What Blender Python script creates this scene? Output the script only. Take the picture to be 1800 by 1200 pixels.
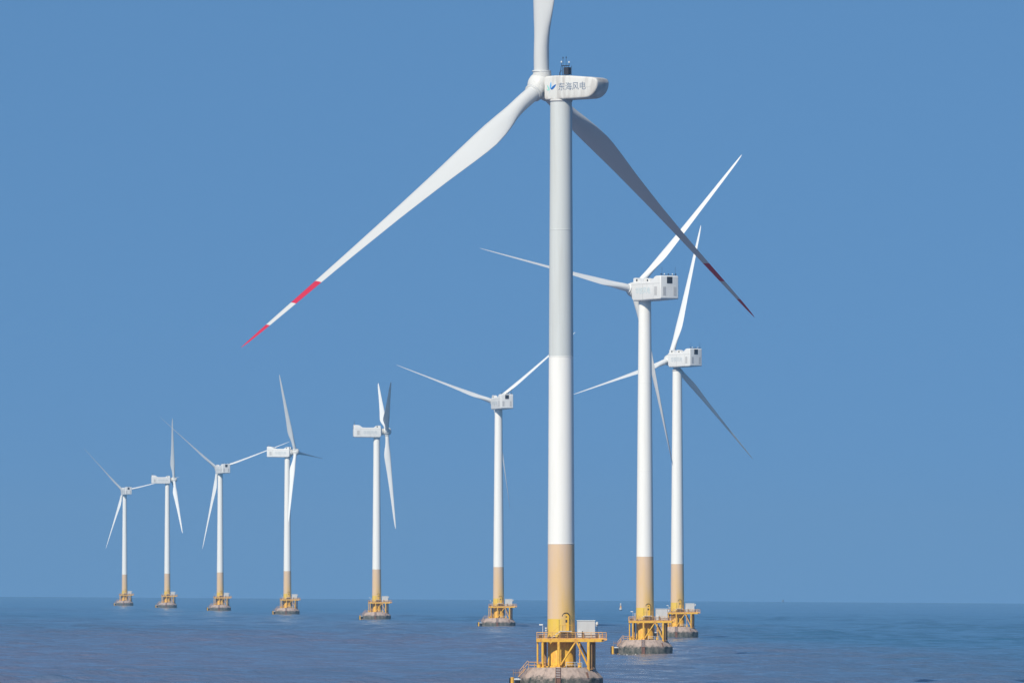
import bpy, bmesh, math, random
import numpy as np
from math import sin, cos, tan, radians, pi, sqrt, atan
from mathutils import Vector, Matrix

for o in list(bpy.data.objects):
    bpy.data.objects.remove(o)
SC = bpy.context.scene
COL = SC.collection

# ------------------------------------------------------------------ camera
F_PX = 14250.0          # focal length in pixels of an 1800 px wide picture (about 285 mm on full frame)
CAM_H = 17.75           # camera height over the water
R_E = 7.4e6             # radius of the sea surface, refraction included
DIP = sqrt(2 * CAM_H / R_E)
PITCH = atan((1054.0 - F_PX * DIP - 600.0) / F_PX)
ROLL = 12 / 1800.0
cam_d = bpy.data.cameras.new('camera')
cam = bpy.data.objects.new('camera', cam_d)
COL.objects.link(cam)
cam_d.sensor_width = 36.0
cam_d.sensor_fit = 'HORIZONTAL'
cam_d.lens = 36.0 * F_PX / 1800.0
cam_d.clip_start = 1.0
cam_d.clip_end = 60000.0
fw = Vector((0, cos(PITCH), sin(PITCH)))
upv = Vector((0, -sin(PITCH), cos(PITCH)))
rt = Vector((1, 0, 0))
# the picture is turned clockwise by ROLL, so the camera is turned anticlockwise
r2 = rt * cos(ROLL) + upv * sin(ROLL)
u2 = upv * cos(ROLL) - rt * sin(ROLL)
M = Matrix((r2, u2, -fw)).transposed().to_4x4()
M.translation = Vector((0, 0, CAM_H))
cam.matrix_world = M
SC.camera = cam

# ------------------------------------------------------------------ light
SUN_EL = radians(38)
SUN_AZ = radians(30)     # to the left of straight behind the camera
sun_dir = Vector((-sin(SUN_AZ) * cos(SUN_EL), -cos(SUN_AZ) * cos(SUN_EL), sin(SUN_EL)))
sl = bpy.data.lights.new('sun', 'SUN')
sl.energy = 4.55
sl.angle = radians(0.5)
sl.color = (1.0, 0.925, 0.765)
so = bpy.data.objects.new('sun', sl)
COL.objects.link(so)
so.rotation_euler = (-sun_dir).to_track_quat('-Z', 'Y').to_euler()

w = bpy.data.worlds.new('World')
SC.world = w
w.use_nodes = True
nt = w.node_tree
nt.nodes.clear()
out = nt.nodes.new('ShaderNodeOutputWorld')
bg = nt.nodes.new('ShaderNodeBackground')
sky = nt.nodes.new('ShaderNodeTexSky')
sky.sky_type = 'NISHITA'
sky.sun_disc = False
sky.sun_elevation = SUN_EL
sky.sun_rotation = math.atan2(sun_dir.x, sun_dir.y)
sky.altitude = 0
sky.air_density = 1.0
sky.dust_density = 0.3
sky.ozone_density = 3.0
tc = nt.nodes.new('ShaderNodeTexCoord')
# a clear, deep blue sky right down to the horizon: the low sky takes the colour found somewhat higher up
mp = nt.nodes.new('ShaderNodeVectorMath'); mp.operation = 'MULTIPLY'
mp.inputs[1].default_value = (1, 1, 0.72)
ad = nt.nodes.new('ShaderNodeVectorMath'); ad.operation = 'ADD'
ad.inputs[1].default_value = (0, 0, 0.36)
nm = nt.nodes.new('ShaderNodeVectorMath'); nm.operation = 'NORMALIZE'
nt.links.new(tc.outputs['Generated'], mp.inputs[0])
nt.links.new(mp.outputs[0], ad.inputs[0])
nt.links.new(ad.outputs[0], nm.inputs[0])
nt.links.new(nm.outputs[0], sky.inputs['Vector'])
tint = nt.nodes.new('ShaderNodeMix'); tint.data_type = 'RGBA'; tint.blend_type = 'MULTIPLY'
tint.inputs['Factor'].default_value = 1.0
tint.inputs[7].default_value = (0.79, 1.13, 1.25, 1)
nt.links.new(sky.outputs[0], tint.inputs[6])
nt.links.new(tint.outputs[2], bg.inputs['Color'])
bg.inputs['Strength'].default_value = 0.10
nt.links.new(bg.outputs[0], out.inputs['Surface'])

SC.view_settings.view_transform = 'Standard'
SC.view_settings.look = 'None'
SC.view_settings.exposure = 0.0
SC.view_settings.gamma = 1.0
SC.view_settings.use_curve_mapping = False
SC.render.engine = 'CYCLES'
SC.cycles.max_bounces = 6
SC.cycles.volume_bounces = 1
SC.cycles.use_denoising = True


# ------------------------------------------------------------------ materials
def new_mat(name):
    m = bpy.data.materials.new(name)
    m.use_nodes = True
    n = m.node_tree
    return m, n, n.nodes['Principled BSDF']


def node(n, t, **kw):
    x = n.nodes.new(t)
    for k, v in kw.items():
        setattr(x, k, v)
    return x


def paint(name, col, dirt, rough=0.45, scale=(1.2, 1.2, 0.12), lo=0.45, hi=0.8, amount=0.5, bump=0.0):
    """paint with rain streaks / dirt laid out in the object's own space"""
    m, n, b = new_mat(name)
    t = node(n, 'ShaderNodeTexCoord')
    mpn = node(n, 'ShaderNodeMapping')
    mpn.inputs['Scale'].default_value = scale
    n.links.new(t.outputs['Object'], mpn.inputs['Vector'])
    nz = node(n, 'ShaderNodeTexNoise')
    nz.inputs['Scale'].default_value = 1.0
    nz.inputs['Detail'].default_value = 6.0
    nz.inputs['Roughness'].default_value = 0.62
    n.links.new(mpn.outputs[0], nz.inputs['Vector'])
    mr = node(n, 'ShaderNodeMapRange')
    mr.inputs['From Min'].default_value = lo
    mr.inputs['From Max'].default_value = hi
    mr.inputs['To Max'].default_value = amount
    n.links.new(nz.outputs[0], mr.inputs['Value'])
    mx = node(n, 'ShaderNodeMix', data_type='RGBA')
    mx.inputs[6].default_value = (*col, 1)
    mx.inputs[7].default_value = (*dirt, 1)
    n.links.new(mr.outputs[0], mx.inputs['Factor'])
    n.links.new(mx.outputs[2], b.inputs['Base Color'])
    b.inputs['Roughness'].default_value = rough
    b.inputs['Specular IOR Level'].default_value = 0.3
    return m


WHITE = paint('white_paint', (0.82, 0.80, 0.765), (0.66, 0.64, 0.60), scale=(1.0, 1.0, 0.08), lo=0.5, hi=0.85, amount=0.5)
GREY = paint('pale_grey_paint', (0.575, 0.595, 0.59), (0.46, 0.46, 0.44), scale=(1.3, 1.3, 0.06), lo=0.5, hi=0.85, amount=0.6)
BLADE = paint('blade_gelcoat', (0.60, 0.605, 0.605), (0.55, 0.55, 0.54), rough=0.35, scale=(0.5, 0.5, 0.12), lo=0.5, hi=0.9, amount=0.5)
NAC = paint('nacelle_white', (0.66, 0.655, 0.635), (0.47, 0.435, 0.40), scale=(1.1, 1.1, 0.25), lo=0.48, hi=0.75, amount=0.55)
NAC2 = paint('nacelle_light', (0.75, 0.74, 0.725), (0.56, 0.54, 0.52), scale=(0.8, 0.8, 0.25), lo=0.5, hi=0.85, amount=0.5)
BLADE2 = paint('white_blade_gelcoat', (0.73, 0.735, 0.735), (0.60, 0.60, 0.60), rough=0.35, scale=(0.5, 0.5, 0.12), lo=0.5, hi=0.9, amount=0.5)
RED = paint('red_band', (0.56, 0.028, 0.07), (0.45, 0.05, 0.08), scale=(1, 1, .3), amount=.4)
YEL = paint('yellow_steel', (0.78, 0.44, 0.05), (0.50, 0.20, 0.05), rough=0.55, scale=(1.9, 1.9, 0.9), lo=0.46, hi=0.70, amount=0.85)
ORN = paint('rusty_orange_steel', (0.76, 0.42, 0.14), (0.36, 0.16, 0.07), rough=0.6, scale=(2.5, 2.5, 2.0), lo=0.45, hi=0.7, amount=0.8)
BROWN = paint('shaded_weathered_steel', (0.42, 0.24, 0.10), (0.22, 0.11, 0.06), rough=0.65, scale=(2, 2, .6), lo=.4, hi=.65, amount=.8)  # also paints the shade on the platform's rear legs
DARKY = paint('door_yellow', (0.74, 0.42, 0.04), (0.5, 0.28, 0.05), scale=(2, 2, 1), amount=.5)
CAB = paint('cabinet_grey', (0.55, 0.535, 0.52), (0.42, 0.40, 0.38), scale=(.8, .8, .4), amount=.5)
PALE = paint('pale_metal', (0.62, 0.64, 0.65), (0.5, 0.48, 0.45))
RUST = paint('rust', (0.16, 0.075, 0.055), (0.30, 0.17, 0.11), rough=.8, scale=(3, 3, 1), lo=.4, hi=.7, amount=.7)
RUBBER = paint('black_rubber', (0.012, 0.014, 0.02), (0.03, 0.035, 0.04), rough=.7)
DARK = paint('dark_metal', (0.025, 0.028, 0.04), (0.06, 0.06, 0.07), rough=.5)
LOUV = paint('louvre_grey', (0.57, 0.56, 0.555), (0.49, 0.48, 0.47), scale=(6, 6, 6), lo=.3, hi=.7)
BLUE = paint('sign_blue', (0.02, 0.13, 0.42), (0.02, 0.10, 0.30))
LBLUE = paint('sign_light_blue', (0.10, 0.38, 0.72), (0.1, 0.3, 0.6))
TEAL = paint('sign_teal', (0.25, 0.62, 0.55), (0.2, 0.5, 0.5))
INK = paint('sign_slate', (0.10, 0.15, 0.24), (0.2, 0.24, 0.3), lo=.4, hi=.7)
FADED = paint('faded_sign', (0.44, 0.49, 0.52), (0.54, 0.57, 0.58), lo=.4, hi=.7)
FADEC = paint('faded_cyan_sign', (0.50, 0.62, 0.65), (0.58, 0.63, 0.65), lo=.4, hi=.7)
FOAM = paint('foam', (0.62, 0.62, 0.60), (0.4, 0.4, 0.4))


def sand_mat():
    """foot of the tower: yellow up to a sharp line, above it the paint has bleached to a sandy beige"""
    m, n, b = new_mat('sandy_paint')
    t = node(n, 'ShaderNodeTexCoord')
    sp = node(n, 'ShaderNodeSeparateXYZ')
    n.links.new(t.outputs['Object'], sp.inputs[0])
    mpn = node(n, 'ShaderNodeMapping')
    mpn.inputs['Scale'].default_value = (0.55, 0.55, 0.10)
    n.links.new(t.outputs['Object'], mpn.inputs['Vector'])
    nz = node(n, 'ShaderNodeTexNoise')
    nz.inputs['Scale'].default_value = 1.0
    nz.inputs['Detail'].default_value = 7.0
    nz.inputs['Roughness'].default_value = 0.6
    n.links.new(mpn.outputs[0], nz.inputs['Vector'])
    # bleached colour: yellower towards the lower end and on the side away from the sun
    a1 = node(n, 'ShaderNodeMapRange')
    a1.inputs['From Min'].default_value = 21.0
    a1.inputs['From Max'].default_value = 8.0
    n.links.new(sp.outputs['Z'], a1.inputs['Value'])
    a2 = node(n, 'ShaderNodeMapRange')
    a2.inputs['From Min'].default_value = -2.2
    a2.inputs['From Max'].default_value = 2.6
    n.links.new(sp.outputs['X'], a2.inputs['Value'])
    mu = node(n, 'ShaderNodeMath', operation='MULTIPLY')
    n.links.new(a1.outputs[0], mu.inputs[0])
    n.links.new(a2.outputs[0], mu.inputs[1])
    mu2 = node(n, 'ShaderNodeMath', operation='MULTIPLY_ADD')
    n.links.new(nz.outputs[0], mu2.inputs[0])
    mu2.inputs[1].default_value = 0.8
    n.links.new(mu.outputs[0], mu2.inputs[2])
    mr = node(n, 'ShaderNodeMapRange')
    mr.inputs['From Min'].default_value = 0.34
    mr.inputs['From Max'].default_value = 0.92
    n.links.new(mu2.outputs[0], mr.inputs['Value'])
    mx = node(n, 'ShaderNodeMix', data_type='RGBA')
    mx.inputs[6].default_value = (0.655, 0.48, 0.345, 1)
    mx.inputs[7].default_value = (0.72, 0.45, 0.13, 1)
    n.links.new(mr.outputs[0], mx.inputs['Factor'])
    # sharp yellow foot
    ft = node(n, 'ShaderNodeMath', operation='LESS_THAN')
    ft.inputs[1].default_value = 11.9
    n.links.new(sp.outputs['Z'], ft.inputs[0])
    wr = node(n, 'ShaderNodeMapRange')
    wr.inputs['From Min'].default_value = 0.35
    wr.inputs['From Max'].default_value = 0.75
    n.links.new(nz.outputs[0], wr.inputs['Value'])
    yl = node(n, 'ShaderNodeMix', data_type='RGBA')
    yl.inputs[6].default_value = (0.74, 0.50, 0.05, 1)
    yl.inputs[7].default_value = (0.70, 0.45, 0.15, 1)
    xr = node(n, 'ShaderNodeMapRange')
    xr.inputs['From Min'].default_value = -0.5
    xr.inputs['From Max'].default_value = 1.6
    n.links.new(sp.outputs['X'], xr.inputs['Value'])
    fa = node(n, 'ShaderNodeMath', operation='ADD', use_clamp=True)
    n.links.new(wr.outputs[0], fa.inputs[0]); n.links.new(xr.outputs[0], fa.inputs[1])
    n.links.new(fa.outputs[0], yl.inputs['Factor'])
    m2 = node(n, 'ShaderNodeMix', data_type='RGBA')
    n.links.new(ft.outputs[0], m2.inputs['Factor'])
    n.links.new(mx.outputs[2], m2.inputs[6])
    n.links.new(yl.outputs[2], m2.inputs[7])
    n.links.new(m2.outputs[2], b.inputs['Base Color'])
    b.inputs['Roughness'].default_value = 0.5
    b.inputs['Specular IOR Level'].default_value = 0.3
    return m


def concrete_mat():
    """pinkish concrete, dark and green with weed in the splash zone"""
    m, n, b = new_mat('weathered_concrete')
    t = node(n, 'ShaderNodeTexCoord')
    sp = node(n, 'ShaderNodeSeparateXYZ')
    n.links.new(t.outputs['Object'], sp.inputs[0])
    nz = node(n, 'ShaderNodeTexNoise')
    nz.inputs['Scale'].default_value = 0.9
    nz.inputs['Detail'].default_value = 8.0
    nz.inputs['Roughness'].default_value = 0.68
    n.links.new(t.outputs['Object'], nz.inputs['Vector'])
    mpn = node(n, 'ShaderNodeMapping')
    mpn.inputs['Scale'].default_value = (2.0, 2.0, 0.22)
    n.links.new(t.outputs['Object'], mpn.inputs['Vector'])
    st = node(n, 'ShaderNodeTexNoise')
    st.inputs['Scale'].default_value = 1.0
    st.inputs['Detail'].default_value = 6.0
    n.links.new(mpn.outputs[0], st.inputs['Vector'])
    c1 = node(n, 'ShaderNodeMix', data_type='RGBA')
    c1.inputs[6].default_value = (0.44, 0.335, 0.28, 1)
    c1.inputs[7].default_value = (0.27, 0.205, 0.175, 1)
    r1 = node(n, 'ShaderNodeMapRange')
    r1.inputs['From Min'].default_value = 0.42
    r1.inputs['From Max'].default_value = 0.74
    n.links.new(st.outputs[0], r1.inputs['Value'])
    n.links.new(r1.outputs[0], c1.inputs['Factor'])
    # tide line, edge broken up by noise
    z = node(n, 'ShaderNodeMath', operation='MULTIPLY_ADD')
    n.links.new(nz.outputs[0], z.inputs[0])
    z.inputs[1].default_value = -3.2
    n.links.new(sp.outputs['Z'], z.inputs[2])
    r2_ = node(n, 'ShaderNodeMapRange')
    r2_.inputs['From Min'].default_value = 0.85
    r2_.inputs['From Max'].default_value = 0.2
    n.links.new(z.outputs[0], r2_.inputs['Value'])
    wet = node(n, 'ShaderNodeMix', data_type='RGBA')
    wet.inputs[6].default_value = (0.19, 0.17, 0.145, 1)
    wet.inputs[7].default_value = (0.035, 0.045, 0.035, 1)
    r3 = node(n, 'ShaderNodeMapRange')
    r3.inputs['From Min'].default_value = 0.40
    r3.inputs['From Max'].default_value = 0.62
    n.links.new(nz.outputs[0], r3.inputs['Value'])
    n.links.new(r3.outputs[0], wet.inputs['Factor'])
    m2 = node(n, 'ShaderNodeMix', data_type='RGBA')
    n.links.new(r2_.outputs[0], m2.inputs['Factor'])
    n.links.new(c1.outputs[2], m2.inputs[6])
    n.links.new(wet.outputs[2], m2.inputs[7])
    n.links.new(m2.outputs[2], b.inputs['Base Color'])
    b.inputs['Roughness'].default_value = 0.85
    bp = node(n, 'ShaderNodeBump')
    bp.inputs['Strength'].default_value = 0.5
    bp.inputs['Distance'].default_value = 0.15
    n.links.new(nz.outputs[0], bp.inputs['Height'])
    n.links.new(bp.outputs[0], b.inputs['Normal'])
    return m



def nacelle_mat():
    """weathered skin of the big nacelle: brownish runs below the sensor rig, darker along the lower edge and towards the rear"""
    m, n, b = new_mat('weathered_nacelle_skin')
    t = node(n, 'ShaderNodeTexCoord')
    sp = node(n, 'ShaderNodeSeparateXYZ')
    n.links.new(t.outputs['Object'], sp.inputs[0])
    mpn = node(n, 'ShaderNodeMapping')
    mpn.inputs['Scale'].default_value = (1.1, 0.6, 0.3)
    n.links.new(t.outputs['Object'], mpn.inputs['Vector'])
    nz = node(n, 'ShaderNodeTexNoise')
    nz.inputs['Scale'].default_value = 1.0
    nz.inputs['Detail'].default_value = 6.0
    n.links.new(mpn.outputs[0], nz.inputs['Vector'])

    def band(sock, c, half):
        s_ = node(n, 'ShaderNodeMath', operation='SUBTRACT'); s_.inputs[1].default_value = c
        n.links.new(sock, s_.inputs[0])
        a_ = node(n, 'ShaderNodeMath', operation='ABSOLUTE'); n.links.new(s_.outputs[0], a_.inputs[0])
        m_ = node(n, 'ShaderNodeMapRange')
        m_.inputs['From Min'].default_value = half
        m_.inputs['From Max'].default_value = half * .6
        n.links.new(a_.outputs[0], m_.inputs['Value'])
        return m_.outputs[0]
    b1 = band(sp.outputs['X'], -.75, .55)
    b2 = band(sp.outputs['X'], -1.9, .42)
    low = node(n, 'ShaderNodeMapRange')
    low.inputs['From Min'].default_value = -1.3
    low.inputs['From Max'].default_value = -2.1
    n.links.new(sp.outputs['Z'], low.inputs['Value'])
    su = node(n, 'ShaderNodeMath', operation='MAXIMUM'); n.links.new(b1, su.inputs[0]); n.links.new(b2, su.inputs[1])
    s2 = node(n, 'ShaderNodeMath', operation='MAXIMUM'); n.links.new(su.outputs[0], s2.inputs[0]); n.links.new(low.outputs[0], s2.inputs[1])
    rear = node(n, 'ShaderNodeMapRange')
    rear.inputs['From Min'].default_value = -5.0
    rear.inputs['From Max'].default_value = -8.5
    n.links.new(sp.outputs['X'], rear.inputs['Value'])
    s3 = node(n, 'ShaderNodeMath', operation='MAXIMUM'); n.links.new(s2.outputs[0], s3.inputs[0]); n.links.new(rear.outputs[0], s3.inputs[1])
    pw = node(n, 'ShaderNodeMath', operation='MULTIPLY_ADD'); n.links.new(s3.outputs[0], pw.inputs[0])
    pw.inputs[1].default_value = 0.2
    n.links.new(nz.outputs[0], pw.inputs[2])
    mr = node(n, 'ShaderNodeMapRange')
    mr.inputs['From Min'].default_value = 0.50
    mr.inputs['From Max'].default_value = 0.95
    n.links.new(pw.outputs[0], mr.inputs['Value'])
    mx = node(n, 'ShaderNodeMix', data_type='RGBA')
    mx.inputs[6].default_value = (0.66, 0.65, 0.625, 1)
    mx.inputs[7].default_value = (0.40, 0.365, 0.34, 1)
    n.links.new(mr.outputs[0], mx.inputs['Factor'])
    n.links.new(mx.outputs[2], b.inputs['Base Color'])
    b.inputs['Roughness'].default_value = 0.5
    b.inputs['Specular IOR Level'].default_value = 0.3
    return m


SAND = sand_mat()
NACB = nacelle_mat()
CONC = concrete_mat()


def sea_mat():
    m, n, b = new_mat('sea_water')
    t = node(n, 'ShaderNodeTexCoord')
    # broad patches: silty grey-purple, and teal with reflections painted into the colour
    mpn = node(n, 'ShaderNodeMapping')
    mpn.inputs['Scale'].default_value = (1 / 230.0, 1 / 900.0, 1.0)
    mpn.inputs['Location'].default_value = (1.7, 0.4, 0.0)
    n.links.new(t.outputs['Object'], mpn.inputs['Vector'])
    nz = node(n, 'ShaderNodeTexNoise')
    nz.inputs['Scale'].default_value = 1.0
    nz.inputs['Detail'].default_value = 4.0
    n.links.new(mpn.outputs[0], nz.inputs['Vector'])
    sp = node(n, 'ShaderNodeSeparateXYZ')
    n.links.new(t.outputs['Object'], sp.inputs[0])
    # the silty tone lies near and to the left, the reflection teal elsewhere
    g = node(n, 'ShaderNodeMapRange')
    g.inputs['From Min'].default_value = 1150
    g.inputs['From Max'].default_value = 5200
    g.inputs['To Min'].default_value = 0.62
    g.inputs['To Max'].default_value = 0.0
    n.links.new(sp.outputs['Y'], g.inputs['Value'])
    gx = node(n, 'ShaderNodeMapRange')
    gx.inputs['From Min'].default_value = 20
    gx.inputs['From Max'].default_value = 130
    gx.inputs['To Min'].default_value = 0.0
    gx.inputs['To Max'].default_value = -0.32
    n.links.new(sp.outputs['X'], gx.inputs['Value'])
    s0 = node(n, 'ShaderNodeMath', operation='ADD')
    n.links.new(g.outputs[0], s0.inputs[0])
    n.links.new(gx.outputs[0], s0.inputs[1])
    s1 = node(n, 'ShaderNodeMath', operation='MULTIPLY_ADD')
    n.links.new(nz.outputs[0], s1.inputs[0])
    s1.inputs[1].default_value = 1.1
    n.links.new(s0.outputs[0], s1.inputs[2])
    mr = node(n, 'ShaderNodeMapRange')
    mr.inputs['From Min'].default_value = 0.55
    mr.inputs['From Max'].default_value = 1.15
    n.links.new(s1.outputs[0], mr.inputs['Value'])
    mx = node(n, 'ShaderNodeMix', data_type='RGBA')
    mx.inputs[6].default_value = (0.036, 0.128, 0.232, 1)
    mx.inputs[7].default_value = (0.130, 0.148, 0.228, 1)
    n.links.new(mr.outputs[0], mx.inputs['Factor'])
    n.links.new(mx.outputs[2], b.inputs['Base Color'])
    b.inputs['Roughness'].default_value = 0.14
    b.inputs['IOR'].default_value = 1.33
    # ripples
    mp2 = node(n, 'ShaderNodeMapping')
    mp2.inputs['Scale'].default_value = (0.55, 0.30, 1.0)
    n.links.new(t.outputs['Object'], mp2.inputs['Vector'])
    n2 = node(n, 'ShaderNodeTexNoise')
    n2.inputs['Scale'].default_value = 1.0
    n2.inputs['Detail'].default_value = 5.0
    n2.inputs['Roughness'].default_value = 0.6
    n.links.new(mp2.outputs[0], n2.inputs['Vector'])
    bp = node(n, 'ShaderNodeBump')
    bp.inputs['Strength'].default_value = 1.0
    bp.inputs['Distance'].default_value = 0.5
    n.links.new(n2.outputs[0], bp.inputs['Height'])
    n.links.new(bp.outputs[0], b.inputs['Normal'])
    return m


# ------------------------------------------------------------------ mesh helpers
class MB:
    def __init__(self):
        self.v = []; self.f = []; self.mi = []; self.sm = []

    def add(self, vs, fs, mi=0, smooth=False):
        k = len(self.v)
        self.v += [tuple(p) for p in vs]
        for q in fs:
            self.f.append(tuple(i + k for i in q)); self.mi.append(mi); self.sm.append(smooth)

    def box(self, x0, x1, y0, y1, z0, z1, mi=0):
        vs = [(x0, y0, z0), (x1, y0, z0), (x1, y1, z0), (x0, y1, z0), (x0, y0, z1), (x1, y0, z1), (x1, y1, z1), (x0, y1, z1)]
        self.add(vs, [(0, 3, 2, 1), (4, 5, 6, 7), (0, 1, 5, 4), (1, 2, 6, 5), (2, 3, 7, 6), (3, 0, 4, 7)], mi)

    def tube(self, a, b, r, n=10, r2=None, mi=0):
        a = Vector(a); b = Vector(b); d = (b - a).normalized()
        u = d.orthogonal().normalized(); w_ = d.cross(u)
        r2 = r if r2 is None else r2
        vs = []
        for c, rr in ((a, r), (b, r2)):
            for i in range(n):
                t = 2 * pi * i / n
                vs.append(c + (u * cos(t) + w_ * sin(t)) * rr)
        self.add(vs, [(i, (i + 1) % n, n + (i + 1) % n, n + i) for i in range(n)], mi, True)
        self.add(vs[:n], [tuple(reversed(range(n)))], mi)
        self.add(vs[n:], [tuple(range(n))], mi)

    def path(self, pts, r, n=8, mi=0):
        for i in range(len(pts) - 1):
            self.tube(pts[i], pts[i + 1], r, n, mi=mi)

    def lathe(self, prof, n=48, cx=0, cy=0, smooth=True, mi=None, phase=0.0):
        """prof: list of (radius, z); mi: material of every band"""
        vs = []
        for r, z in prof:
            for i in range(n):
                t = 2 * pi * i / n + phase
                vs.append((cx + r * cos(t), cy + r * sin(t), z))
        for j in range(len(prof) - 1):
            k = 0 if mi is None else mi[j]
            self.add_faces_only(vs if j == 0 else None, [(j * n + i, j * n + (i + 1) % n, (j + 1) * n + (i + 1) % n, (j + 1) * n + i) for i in range(n)], k, smooth)

    def add_faces_only(self, vs, fs, mi, smooth):
        if vs is not None:
            self._k = len(self.v)
            self.v += vs
        for q in fs:
            self.f.append(tuple(i + self._k for i in q)); self.mi.append(mi); self.sm.append(smooth)

    def prism(self, poly, y0, y1, mi=0):
        """polygon in x,z extruded along y"""
        n = len(poly)
        vs = [(x, y0, z) for x, z in poly] + [(x, y1, z) for x, z in poly]
        self.add(vs, [tuple(range(n)), tuple(reversed(range(n, 2 * n)))] + [((i + 1) % n, i, n + i, n + (i + 1) % n) for i in range(n)], mi)

    def mesh(self, name, mats):
        me = bpy.data.meshes.new(name)
        me.from_pydata([tuple(p) for p in self.v], [], self.f)
        for m in mats:
            me.materials.append(m)
        me.polygons.foreach_set('material_index', self.mi)
        me.polygons.foreach_set('use_smooth', self.sm)
        me.update()
        return me


def fix_normals(me):
    bm = bmesh.new(); bm.from_mesh(me)
    bmesh.ops.recalc_face_normals(bm, faces=bm.faces)
    bm.to_mesh(me); bm.free()
    return me


def link(name, me, parent=None, label=None):
    o = bpy.data.objects.new(name, me)
    COL.objects.link(o)
    if parent is not None:
        o.parent = parent
    if label:
        o['label'] = label
    return o


def bevelled_prism(name, poly, half_w, bev, mats, seg=4):
    """side profile (x,z) extruded across y with rounded long edges"""
    bm = bmesh.new()
    a = [bm.verts.new((x, -half_w, z)) for x, z in poly]
    b = [bm.verts.new((x, half_w, z)) for x, z in poly]
    n = len(poly)
    f1 = bm.faces.new(a); f2 = bm.faces.new(list(reversed(b)))
    for i in range(n):
        bm.faces.new((a[(i + 1) % n], a[i], b[i], b[(i + 1) % n]))
    bmesh.ops.recalc_face_normals(bm, faces=bm.faces)
    ed = list(set(list(f1.edges) + list(f2.edges)))
    bmesh.ops.bevel(bm, geom=ed, offset=bev, segments=seg, profile=0.5, affect='EDGES', clamp_overlap=True)
    for f in bm.faces:
        f.smooth = True
    me = bpy.data.meshes.new(name)
    bm.to_mesh(me); bm.free()
    for m in mats:
        me.materials.append(m)
    me.set_sharp_from_angle(angle=radians(32))
    return me


def text_mesh(body, size, mat, thick=0.004, bold=0.0):
    c = bpy.data.curves.new('lettering', 'FONT')
    c.body = body
    c.size = size
    c.extrude = thick
    c.offset = bold
    c.align_x = 'CENTER'
    c.resolution_u = 2
    o = bpy.data.objects.new('lettering', c)
    COL.objects.link(o)
    dg = bpy.context.evaluated_depsgraph_get()
    me = bpy.data.meshes.new_from_object(o.evaluated_get(dg))
    bpy.data.objects.remove(o)
    me.materials.clear()
    me.materials.append(mat)
    return me


# ------------------------------------------------------------------ sea
def build_sea():
    rng = np.random.default_rng(7)
    rs = [0.5]
    while rs[-1] < 700:
        rs.append(rs[-1] * 1.18 + 1)
    rs.append(950.0)
    while rs[-1] < 19000:
        d = rs[-1]
        rs.append(d + max(1.5, 1.5 * (d / 1900.0) ** 2))
    rs = np.array(rs)
    az = np.radians(np.linspace(-5.6, 5.6, 321))
    side = np.radians(5.6 + (354.4 - 5.6 - 5.6 + 5.6) * 0)  # placeholder keeps the ring closed below
    rest = np.radians(np.linspace(5.6, 354.4, 62)[1:-1])
    az = np.concatenate([az, rest])
    nr, na = len(rs), len(az)
    Rr, A = np.meshgrid(rs, az, indexing='ij')
    X = Rr * np.sin(A); Y = Rr * np.cos(A)
    Z = -Rr ** 2 / 2 / R_E
    wd = radians(-75)
    n = 70
    lam = np.exp(rng.uniform(np.log(3.0), np.log(42.0), n))
    th = wd + rng.normal(0, 0.5, n)
    amp = 0.0062 * lam ** 0.92
    ph = rng.uniform(0, 2 * pi, n)
    dr = np.gradient(rs)[:, None]
    dx = (Rr * radians(11.2 / 320))
    H = np.zeros_like(Z)
    fine = (A <= radians(5.7))
    for l, t, a, p in zip(lam, th, amp, ph):
        k = 2 * pi / l
        sp_ = np.maximum(dr * abs(np.sin(t)) , dx * abs(np.cos(t)))
        wgt = np.clip((l / np.maximum(sp_, .01) - 2.2) / 2.5, 0, 1)
        q = k * (X * np.cos(t) + Y * np.sin(t)) + p
        H += wgt * a * (np.sin(q) + 0.18 * np.cos(2 * q))
    # gusts: rougher and calmer patches
    G = 0.85 + 0.35 * np.sin(X / 61 + 1.3 * np.sin(Y / 410)) * np.sin(Y / 233 + X / 130)
    H *= G * fine * np.clip((Rr - 700) / 300, 0, 1)
    Z = Z + H
    co = np.stack([X, Y, Z], -1).reshape(-1, 3).astype(np.float32)
    i, j = np.meshgrid(np.arange(nr - 1), np.arange(na), indexing='ij')
    j2 = (j + 1) % na
    q = np.stack([i * na + j, i * na + j2, (i + 1) * na + j2, (i + 1) * na + j], -1).reshape(-1, 4)
    q = q[:, ::-1]
    me = bpy.data.meshes.new('sea')
    me.vertices.add(len(co)); me.vertices.foreach_set('co', co.ravel())
    me.loops.add(q.size); me.loops.foreach_set('vertex_index', q.ravel().astype(np.int32))
    me.polygons.add(len(q))
    me.polygons.foreach_set('loop_start', np.arange(0, q.size, 4, dtype=np.int32))
    me.polygons.foreach_set('use_smooth', np.ones(len(q), bool))
    me.update(calc_edges=True)
    me.materials.append(sea_mat())
    o = link('sea', me)
    o['kind'] = 'structure'
    print('sea verts', len(co))
    return o


build_sea()

# ------------------------------------------------------------------ turbine parts (meshes built once, shared by the copies)
Z_RIM, Z_CAP, Z_DECK = 2.2, 3.9, 8.6


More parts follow.
